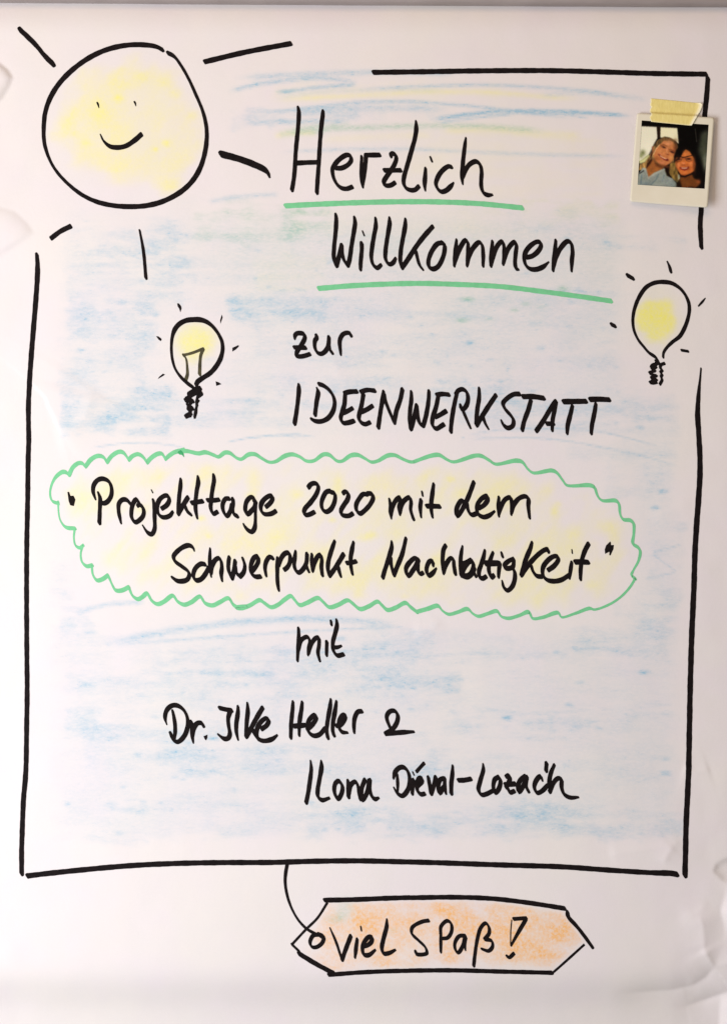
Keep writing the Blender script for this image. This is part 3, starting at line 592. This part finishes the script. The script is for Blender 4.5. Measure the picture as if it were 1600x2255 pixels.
# ------------------------------------------------------------------ names
A = frame(520, 1290, .25)
word('mit, below the yellow panel', A, ['550,372,.8 552,450 545,560 540,658,.7', '548,560,.9 575,475 628,448 650,490,.9 640,550 632,608,.6', '638,590,.8 662,510 702,458 725,455 730,510,.9 720,590 735,657,.8', '798,493 795,610,.8', '835,310,.75 838,342,.7', '883,298,.7 888,340 870,420 850,500 856,570 890,612 942,602', '862,540,.9 890,540,.9 925,527,.6'], scale=.95)
A = frame(340, 1540, .1875)
word('Dr.', A, ['150,288,.4 130,220,.9 150,125 210,70 280,70 350,122 392,210 398,290 370,400 310,478 270,495 222,460 197,395', '220,130,.7 240,230 250,350 240,455,.7', '437,262 445,350 450,440 460,503,.5', '452,420,.9 472,325 510,275 560,275 578,305'], blots=['580,428 627,408 627,445 612,478 596,464'])
word('Ilke', A, ['770,98 840,115 908,127', '895,135 870,210 875,310 890,400 868,452 820,458 752,408,.6', '985,80,.7 985,140 965,280 965,380 984,468,.6', '1095,40,.6 1100,120 1085,280 1080,435', '1087,427 1150,310 1210,200 1272,95', '1147,320,.9 1170,390 1222,462', '1262,342 1320,300 1345,242 1318,217 1260,252 1212,330 1202,400 1230,463 1290,483 1380,463 1443,416,.5'])
A = frame(600, 1530, .20625)
word('Heller', A, ['220,70,.7 215,150 200,300 195,455,.9', '318,75,.8 310,150 287,300 285,430,.7', '230,330,1.1 290,325,1.1 350,320', '372,368 430,310 467,235 448,212 400,252 372,330 392,400 440,433 500,420 560,355', '622,45,.65 615,120 590,260 577,380 590,455', '682,65,.65 670,150 645,290 642,380 655,428', '680,327 722,320 768,260 776,215 750,210 717,260 707,330 737,390 800,400,.6', '950,172 910,178 877,240 867,330 870,400,.7'], scale=.98)
write('ampersand', A, ['1255,350 1225,280 1217,222 1250,174 1300,168 1333,210 1328,280 1280,360 1205,408', '1205,413 1300,403 1400,395 1505,390,.6'], sheet)
A = frame(650, 1660, .20625); B = frame(940, 1660, .21875)
word('Ilona', A, ['165,70,.5 172,150,.9 155,300 135,430 117,515', '278,70,.5 282,120 260,260 240,380 242,450 285,488 362,467,.7', '455,285 427,312 417,400 455,475 493,420 503,340 470,287', '562,280,.8 565,370 567,455', '572,420,.9 592,325 640,293 665,330,.9 682,420 692,483,.8', '742,272 707,370 712,487 760,420 788,282', '800,270,.8 795,370,.9 817,450 850,478 888,465,.6'])
word('Diéval-Lozac\'h', A, ['1045,258,.6 1062,192 1110,143 1158,140 1203,192 1218,290 1198,380 1140,443 1092,420 1052,358,.6', '1085,208,.6 1090,290,.9 1090,388,.6', '1257,272,.9 1245,420,.9', '1252,192,.5 1263,218,.5', '1370,97,.8 1330,140,.75 1292,183,.8', '1302,340 1347,292 1345,255 1320,255 1297,310 1302,390 1340,427 1375,420', '1417,245,.9 1432,340 1445,420', '1447,420 1475,330 1495,245', '1580,255 1542,272 1522,350 1537,415 1577,350',
  (B, '175,240,.8 175,330 185,393,.7'), (B, '255,115,.6 252,190 240,300 240,393'), (B, '313,262 370,260 435,248'), (B, '560,98,.5 563,150,.9 530,270 513,360 545,407 590,400 650,370'), (B, '713,228 677,252 662,330 682,387 720,340 733,262 713,228'), (B, '792,225 810,210 828,230 818,280 790,330'), (B, '782,303,1.1 878,297,1.1'), (B, '802,332 830,383 870,370'), (B, '980,220 937,252 907,320 917,377 960,320 998,240'), (B, '1000,225,.9 987,310 1013,370'), (B, '1153,262,.6 1133,220 1092,262 1072,330 1102,387 1150,368 1203,312,.9'), (B, '1195,90 1190,165'), (B, '1273,105,.7 1235,200 1222,300 1230,373,.6'), (B, '1227,375 1262,290 1310,240 1343,250 1345,330 1372,400 1430,433 1515,430,.5')])

# ------------------------------------------------------------------ hanging tag
T = frame(600, 1880, .225); U = frame(900, 1930, .2625)
tg = area_of_sheet('drawn_tag', TAGP, sheet); tg['label'] = 'orange chalked tag drawn as hanging from the border'
write('outline', None, [(T, '510,446 800,440 1100,428 1340,421'), (U, '5,172 400,168 700,180 1000,215 1300,262'), (T, '550,1182 850,1157 1200,1142 1340,1140', .95), (U, '5,785 400,783 800,795 1195,806', .95), (T, '535,472 440,620 330,730 192,878', .52), (T, '192,880 260,945', .75), (T, '262,970 400,1055 600,1168', 1.25),
   (U, '1325,292,.8 1330,330 1400,410 1470,500 1530,583,.9', 1.2), (U, '1463,567 1350,670 1200,808', .5)], tg)
write('string', T, [('145,97 130,180 125,270 145,400 190,530 260,650 340,730 430,780', .8)], tg)
write('eyelet', T, [('455,785,.9 400,790 367,860 387,903 430,905 488,860 500,800 450,775', .85), ('460,790 490,810', .9)], tg)
word('viel', T, ['564,720,.5 620,850,.9 680,1033,.7', '680,1030 710,940 765,795', '828,825,.8 815,920 805,1008,.6', '863,704,.45 868,743,.45', '885,898 930,885 967,850 970,805 940,805 893,860 878,920 893,978 940,982 1003,932,.6', '1117,632,.5 1115,700 1082,830 1067,920 1087,968 1140,962 1198,932,.6'], tg, scale=.95)
word('Spaß!', U, ['162,363 110,372 27,420 22,470 80,530 138,590 147,637 60,643 55,622', '265,475,.9 265,560 265,628,.7', '264,480 267,412 320,365 353,392 353,460 320,508 277,513', '468,490 420,493 383,550 388,610 410,632 450,570 465,500', '475,505,.9 465,560 470,610,.6', '540,743 550,650 570,520 600,422 640,385 668,420 668,470 632,518', '637,522 690,533 698,580 665,617 605,600,.7', '875,350 930,346 980,342', '978,352 920,450 852,573,.6', '858,360,.35 850,450,.35 848,560,.35', '818,662 837,673 875,640'], tg, scale=.82)

# ------------------------------------------------------------------ instant photo taped on the sheet
CARD = np.array([(1399, 252), (1568, 263.5), (1550.5, 463), (1383, 447)], float)          # TL TR BR BL
PICT = np.array([(1409.5, 268.5), (1555, 279), (1544.5, 421), (1400, 410)], float)
def bil(q, u, v): 
    u = np.asarray(u)[..., None]; v = np.asarray(v)[..., None]
    return (q[0] * (1 - u) + q[1] * u) * (1 - v) + (q[3] * (1 - u) + q[2] * u) * v
BASE_UP = hgt(1470, 360)
def card_up(x, y):
    """the card is stiff and bows away from the sheet to the right and at the bottom"""
    u = (x - 1390) / 175; v = (y - 255) / 205
    return hgt(x, y) * 0.0 + BASE_UP + 6.0 + 13 * np.clip(u, 0, 1.1) ** 1.6 * (0.35 + 0.75 * np.clip(v, 0, 1)) + 5.0 * np.clip(v, 0, 1) ** 2

m, nt, b = new_mat('photo_card')
nt.links.new(mix_n(nt, ramp(nt, noise_n(nt, 60, 4), .3, .7), (0.765, 0.735, 0.575), (0.81, 0.785, 0.635)), b.inputs['Base Color'])
b.inputs['Roughness'].default_value = .45; b.inputs['Specular IOR Level'].default_value = .35
def card_mesh(name, quad, nu, nv, up0, thick, mat, parent=None, rad=0.0, attrs=None):
    uu, vv = np.meshgrid(np.linspace(0, 1, nu), np.linspace(0, 1, nv)); xy = bil(quad, uu, vv)
    if rad:                                            # rounded corners
        wd_, hg_ = 170.0, 198.0; cx = (uu - .5) * wd_; cy = (vv - .5) * hg_
        ex = np.abs(cx) - (wd_ / 2 - rad); ey = np.abs(cy) - (hg_ / 2 - rad)
        kk = (ex > 0) & (ey > 0); ln = np.maximum(np.hypot(ex, ey), 1e-6); f = np.where(kk & (ln > 0), np.maximum(np.maximum(ex, ey), 1e-6) / ln, 1)
        nxx = np.where(kk, np.sign(cx) * (wd_ / 2 - rad + ex * f), cx); nyy = np.where(kk, np.sign(cy) * (hg_ / 2 - rad + ey * f), cy)
        xy = bil(quad, nxx / wd_ + .5, nyy / hg_ + .5)
    x = xy[..., 0].ravel(); y = xy[..., 1].ravel(); up = card_up(x, y) + up0
    ids = np.arange(nu * nv).reshape(nv, nu)
    q = np.stack([ids[:-1, :-1], ids[1:, :-1], ids[1:, 1:], ids[:-1, 1:]], -1).reshape(-1, 4)
    V = world(x, y, up)
    if thick:
        V2 = world(x, y, up - thick); o = nu * nv
        ring = np.concatenate([ids[0, :-1], ids[:-1, -1], ids[-1, :0:-1], ids[:0:-1, 0]])
        side = np.stack([ring, np.roll(ring, -1), np.roll(ring, -1) + o, ring + o], -1)
        return mesh_obj(name, np.vstack([V, V2]), np.vstack([q, q[:, ::-1] + o, side]), mat, parent, smoothed=False)
    return mesh_obj(name, V, q, mat, parent, attrs=attrs)
photo = card_mesh('instant_photo', CARD, 41, 49, 0, 1.1, m, rad=5.0)
tag(photo, 'small instant photo of two smiling women, white bordered, taped at the sheet\'s upper right', 'photo')

# the printed picture, painted as colours on a fine mesh (coordinates of an enlargement 1600 x 1506 of the print)
PW, PH = 400, 376
py_, px_ = np.mgrid[0:PH, 0:PW]; QX = (px_ + .5) * 4.0; QY = (py_ + .5) * 4.0
IMG = np.zeros((PH, PW, 3)) + np.array([9, 8, 7.0])
def blur(a, r):
    if r < 0.3: return a
    kx = np.exp(-0.5 * (np.arange(-int(3 * r) - 1, int(3 * r) + 2) / r) ** 2); kx /= kx.sum(); p = len(kx) // 2
    b_ = np.pad(a, ((p, p), (0, 0)), 'edge'); b_ = sum(kx[i] * b_[i:i + a.shape[0]] for i in range(len(kx)))
    c_ = np.pad(b_, ((0, 0), (p, p)), 'edge'); return sum(kx[i] * c_[:, i:i + a.shape[1]] for i in range(len(kx)))
def pp(t): return np.array([[float(q) for q in w.split(',')[:2]] for w in t.split()])
def fill(t, col, soft=6, a=1.0, tex=0.0, seed=1):
    mk = blur(inside(QX, QY, pp(t)).astype(float), soft / 4.0) * a
    cc = np.array(col, float) * (1 + tex * (vnoise(QX, QY, 18, 90, seed, 3) - .5)[..., None] * 2)
    IMG[:] = IMG * (1 - mk[..., None]) + cc * mk[..., None]
def pen(t, col, w, soft=5, a=1.0):
    D, _, _ = dist_poly(QX, QY, pp(t)); mk = smooth(w / 2 + soft, w / 2 - soft, D) * a
    IMG[:] = IMG * (1 - mk[..., None]) + np.array(col, float) * mk[..., None]
def dab(x, y, rx, ry, col, a=1.0, rot=0):
    c_, s_ = math.cos(math.radians(rot)), math.sin(math.radians(rot)); dx = QX - x; dy = QY - y
    mk = np.exp(-(((dx * c_ + dy * s_) / rx) ** 2 + ((-dx * s_ + dy * c_) / ry) ** 2)) * a
    IMG[:] = IMG * (1 - mk[..., None]) + np.array(col, float) * mk[..., None]
fill('170,105 492,122 505,350 430,480 320,700 150,830 120,830 160,300', (221, 221, 199)); dab(300, 560, 120, 160, (232, 232, 208), .6)
fill('120,830 200,790 320,690 360,740 250,850 140,890', (205, 208, 150), 14); dab(205, 660, 55, 60, (112, 118, 78), .95); dab(170, 720, 40, 50, (130, 136, 92), .8)
fill('568,128 912,150 938,480 880,420 760,345 660,325 600,345 562,345', (224, 223, 188)); fill('492,120 566,126 560,345 508,362', (38, 24, 16), 5); pen('180,95 500,112 900,140', (60, 52, 45), 14, 8, .6)
fill('1395,260 1545,180 1545,500 1500,1080 1440,940 1340,640', (66, 70, 56), 36); dab(1475, 860, 50, 200, (112, 118, 100), .85); dab(1500, 380, 50, 120, (70, 74, 62), .6); pen('1275,165 1288,260 1305,440', (92, 88, 76), 10, 6, .8)
fill('560,370 640,330 770,350 870,420 925,520 915,680 880,820 780,900 640,940 660,1010 760,1170 700,1140 630,1000 430,860 400,640 440,490 500,410', (98, 78, 48), 8, 1, .5, 5)
fill('450,480 400,600 345,720 250,850 140,900 120,1020 270,1000 380,900 440,800 450,640', (156, 126, 76), 8, 1, .6, 6); fill('300,820 380,760 420,860 340,960 260,990', (62, 36, 22), 12)
fill('640,930 770,870 745,1000 770,1170 700,1135 650,1010', (26, 16, 11), 8); fill('755,890 870,845 890,960 930,1100 960,1200 900,1290 800,1190 738,1080', (122, 100, 52), 8, 1, .5, 7)
fill('420,790 450,880 540,920 620,930 605,1010 490,1085 350,1170 312,1205 270,1000 350,900', (152, 96, 50), 8); fill('430,830 520,900 620,930 600,980 480,940', (104, 62, 32), 14)
fill('120,1080 190,980 250,965 312,1185 430,1075 640,985 690,1135 810,1200 905,1330 890,1380 80,1320', (138, 147, 138), 7); pen('205,985 262,1000 312,1190', (168, 174, 162), 30, 16, .8); pen('335,1160 470,1080 640,1005', (166, 172, 160), 34, 18, .8)
dab(250, 1300, 120, 50, (108, 124, 126), .7); dab(820, 1320, 80, 60, (112, 126, 122), .7)
pen('520,1110 480,1200 360,1330', (98, 116, 120), 22, 14, .8); pen('180,1120 160,1310', (96, 116, 124), 26, 14, .7); pen('640,1120 600,1240', (104, 122, 126), 30, 18, .6); dab(700, 1270, 110, 60, (152, 164, 160), .6); pen('140,1085 220,1030', (32, 32, 32), 16, 8)
pen('405,540 420,640 375,700', (150, 92, 60), 38, 12, .8); pen('390,640 375,760', (56, 34, 22), 30, 12)
fill('560,480 640,405 740,385 830,440 885,540 868,680 832,800 760,880 665,932 600,930 520,880 450,790 420,690 470,560', (188, 122, 74), 8); dab(720, 460, 90, 60, (206, 146, 100), .8); dab(545, 640, 60, 60, (205, 140, 88), .7, 0); dab(500, 780, 60, 60, (176, 106, 58), .7)
dab(455, 810, 50, 110, (142, 88, 50), .5, 30); dab(640, 935, 130, 30, (120, 70, 40), .8, 12); dab(880, 560, 34, 150, (96, 58, 34), .85); dab(740, 392, 150, 24, (124, 92, 58), .8)
dab(575, 690, 44, 36, (208, 138, 92), .6); dab(770, 760, 34, 40, (206, 140, 92), .6); dab(640, 520, 70, 26, (140, 86, 52), .6, 18); dab(810, 625, 60, 26, (128, 76, 46), .6, 18); dab(600, 775, 60, 50, (170, 100, 62), .35)
pen('455,470 520,400 620,345 740,350 850,410', (150, 126, 84), 10, 8, .5); pen('470,520 430,640 380,760 300,860', (176, 150, 98), 12, 9, .6); pen('400,620 340,740 240,870', (170, 142, 88), 9, 8, .55)
pen('425,690 480,575 545,495', (226, 192, 136), 13, 6, .9); dab(600, 860, 50, 36, (205, 134, 92), .8); dab(790, 770, 30, 60, (206, 152, 84), .7, 25); dab(850, 620, 26, 110, (120, 70, 40), .6)
pen('570,505 640,490 700,520', (128, 78, 44), 16, 8, .8); dab(634, 545, 42, 17, (40, 22, 20), .95, 22); dab(806, 648, 48, 20, (48, 22, 20), .95, 22); pen('740,590 800,600 860,625', (118, 64, 38), 14, 8, .7)
pen('700,560 690,640 720,680', (212, 150, 104), 20, 10, .7); dab(715, 694, 34, 13, (128, 66, 42), .85, 18); pen('538,700 590,748 650,802 715,812', (128, 58, 42), 33, 12); pen('562,724 610,756 660,780 688,786', (214, 178, 140), 17, 8); dab(700, 805, 26, 22, (84, 24, 26), .9); pen('520,690 545,720', (140, 76, 44), 16, 8, .7)
fill('890,600 940,545 1050,525 1180,585 1290,760 1340,950 1410,1200 1500,1420 1290,1420 1245,1120 1285,930 1245,750 1180,640 1080,596 990,680 900,770 850,880 840,740', (14, 10, 9), 8)
fill('1000,700 1080,598 1160,640 1235,760 1275,900 1245,1040 1165,1130 1060,1162 970,1112 910,1020 868,900 880,780', (190, 110, 54), 8); dab(1090, 680, 50, 50, (206, 130, 68), .8); dab(925, 930, 36, 50, (226, 140, 84), .85); dab(1190, 920, 46, 60, (214, 128, 72), .8); dab(1060, 1080, 60, 40, (212, 122, 64), .7); dab(1250, 860, 26, 110, (120, 66, 36), .7)
dab(900, 860, 30, 110, (124, 68, 34), .7); dab(1060, 1140, 120, 26, (120, 62, 32), .8); dab(1250, 960, 30, 120, (112, 62, 32), .8); dab(1080, 640, 60, 30, (150, 88, 46), .5); dab(1030, 780, 120, 34, (140, 80, 48), .55)
dab(960, 990, 20, 30, (146, 78, 40), .6); dab(1150, 990, 20, 30, (146, 78, 40), .6); dab(930, 900, 30, 24, (232, 152, 98), .6); dab(1180, 890, 34, 26, (226, 146, 92), .6)
pen('985,700 940,770 890,820', (20, 12, 10), 40, 14, .9); pen('890,752 970,742 1030,762 1085,750 1205,722', (20, 12, 10), 15, 6)
for (x, y) in ((932, 805), (1140, 800)): dab(x, y, 56, 30, (120, 70, 48), .8); dab(x, y - 8, 40, 15, (26, 15, 13), .95)
pen('880,830 925,850 985,835 1005,780', (70, 38, 26), 9, 5, .8); pen('1075,775 1095,835 1150,850 1205,825', (78, 42, 28), 9, 5, .8)
dab(1035, 880, 34, 22, (228, 146, 96), .85); dab(1040, 922, 60, 11, (140, 70, 42), .75); fill('950,955 1050,968 1150,950 1130,1012 1050,1038 975,1012', (128, 46, 34), 6); fill('980,968 1050,977 1125,965 1100,992 1050,1000 1000,991', (220, 188, 154), 8)
fill('980,1150 1060,1172 1200,1110 1245,1200 1375,1270 1340,1345 1250,1420 895,1400 950,1230', (108, 64, 30), 12); dab(1330, 1270, 44, 50, (150, 84, 46), .8); pen('990,1150 1060,1160 1170,1115 1245,1075', (34, 18, 14), 34, 14); dab(1040, 1290, 80, 60, (124, 78, 36), .6)
fill('890,1300 960,1240 1000,1400 880,1400', (30, 18, 12), 16); fill('915,1095 950,1130 960,1190 920,1230', (158, 162, 138), 8); dab(1180, 1390, 80, 26, (40, 22, 14), .7)
lum_ = IMG.mean(-1); tx_ = smooth(205, 165, lum_)
IMG *= (1 + tx_ * (0.10 * (vnoise(QX, QY, 70, 60, 91, 3) - .5) * 2 + 0.07 * (vnoise(QX, QY, 14, 14, 92, 2) - .5) * 2))[..., None]
IMG[:] = np.stack([blur(IMG[..., i], 1.5) for i in range(3)], -1)
IMG += rng.normal(0, 3.0, IMG.shape)
IMG = 255 * np.clip(IMG / 255 * 1.02, 0, 1) ** 1.10
IMG = np.clip(IMG, 3, 250)
nu = nv = 150
uu, vv = np.meshgrid(np.linspace(0, 1, nu), np.linspace(0, 1, nv)); xy = bil(PICT, uu, vv)
ix = np.clip(((xy[..., 0] - 1390) / .10625 / 4).astype(int), 0, PW - 1); iy = np.clip(((xy[..., 1] - 270) / .10625 / 4).astype(int), 0, PH - 1)
pc = lin(IMG[iy, ix].reshape(-1, 3)) / 0.86
m, nt, b = new_mat('photo_print'); vc = node(nt, 'ShaderNodeVertexColor', layer_name='print'); nt.links.new(vc.outputs[0], b.inputs['Base Color'])
b.inputs['Roughness'].default_value = .45; b.inputs['Specular IOR Level'].default_value = .04
pic = card_mesh('picture', PICT, nu, nv, 0.25, 0, m, photo, attrs={'print': pc}); pic['label'] = 'printed picture of two smiling women side by side'

# ------------------------------------------------------------------ masking tape
m, nt, b = new_mat('masking_tape_paper')
crepe = ramp(nt, noise_n(nt, 420, 4, .6, (1.6, 1, .5)), .3, .7)
tc = node(nt, 'ShaderNodeVertexColor', layer_name='thin')
body = mix_n(nt, crepe, (0.80, 0.685, 0.225), (0.88, 0.77, 0.29))
nt.links.new(mix_n(nt, tc.outputs[0], body, (0.93, 0.90, 0.66)), b.inputs['Base Color'])
b.inputs['Roughness'].default_value = .6
bp = node(nt, 'ShaderNodeBump'); bp.inputs['Strength'].default_value = .35; bp.inputs['Distance'].default_value = .0004
nt.links.new(crepe, bp.inputs['Height']); nt.links.new(bp.outputs[0], b.inputs['Normal'])
nu, nv = 60, 34
vs = np.linspace(0, 1, nv); T0 = np.array((1430.5, 218.5)); T3 = np.array((1428, 271.5))
lf = T0 + (T3 - T0) * vs[:, None]; lf[:, 0] += 1.0 * np.sin(vs * 21) + 1.2 * (vnoise(vs * 100, vs * 0, 9, 9, 61, 2) - .5) * 2
rt_k = np.array([(0, 1539.5, 229), (.10, 1543, 233), (.28, 1542.5, 238), (.45, 1537.5, 250), (.62, 1530.5, 259), (.75, 1527, 266), (.88, 1522.5, 274), (1, 1517.5, 281)])
rt = np.stack([np.interp(vs, rt_k[:, 0], rt_k[:, 1]), np.interp(vs, rt_k[:, 0], rt_k[:, 2])], -1); rt[:, 0] += 2.2 * (vnoise(vs * 100, vs * 0, 7, 9, 62, 2) - .5)
us = np.linspace(0, 1, nu); TX = lf[:, None, :] * (1 - us[None, :, None]) + rt[:, None, :] * us[None, :, None]
tx = TX[..., 0]; ty = TX[..., 1]
edge_y = 254 + (tx - 1430) * 0.068                        # upper edge of the card under the tape
on = smooth(-7, 0.5, ty - edge_y)
tup = (hgt(tx, ty) + 0.5) * (1 - on) + (card_up(tx, ty) + 0.7) * on + 1.0 * (vnoise(tx, ty, 30, 18, 63, 2) - .5) + 4.5 * np.clip((us[None, :] - .88) / .12, 0, 1) ** 1.6 * (1 - .4 * vs[:, None])
ids = np.arange(nu * nv).reshape(nv, nu); q = np.stack([ids[:-1, :-1], ids[1:, :-1], ids[1:, 1:], ids[:-1, 1:]], -1).reshape(-1, 4)
thin = np.maximum(smooth(.90, .99, us[None, :]), 0.6 * smooth(.035, 0.0, us[None, :])) * np.ones((nv, 1)); thin = np.maximum(thin, .45 * smooth(.94, 1, vs[:, None]))
ring = np.concatenate([ids[0, :-1], ids[:-1, -1], ids[-1, :0:-1], ids[:0:-1, 0]]); o_ = nu * nv
side = np.stack([ring, np.roll(ring, -1), np.roll(ring, -1) + o_, ring + o_], -1)
V = np.vstack([world(tx.ravel(), ty.ravel(), tup.ravel()), world(tx.ravel(), ty.ravel(), tup.ravel() - .35)])
th = np.tile(thin.ravel()[:, None], (2, 3))
tape = mesh_obj('masking_tape', V, np.vstack([q, q[:, ::-1] + o_, side]), m, attrs={'thin': th})
tag(tape, 'torn strip of yellow masking tape holding the instant photo on the sheet', 'tape')

# ------------------------------------------------------------------ strip along the top edge
m, nt, b = new_mat('grey_clamp_metal')
nt.links.new(mix_n(nt, ramp(nt, noise_n(nt, 25, 3, .5, (1, 1, 6)), .3, .7), (0.30, 0.265, 0.25), (0.36, 0.32, 0.305)), b.inputs['Base Color']); b.inputs['Roughness'].default_value = .55
bar = bevel_box('clamp_bar', -0.36, 0.36, -0.0115, 0.008, -0.011, 0.011, m, 0.0035)
bar.location = (0, 0, ZC + (H / 2 - 9.0) * S + 0.011); bar.rotation_euler = (0, math.radians(0.36), 0)
tag(bar, 'thin grey clamp bar along the top edge of the flipchart sheet', 'clamp bar')
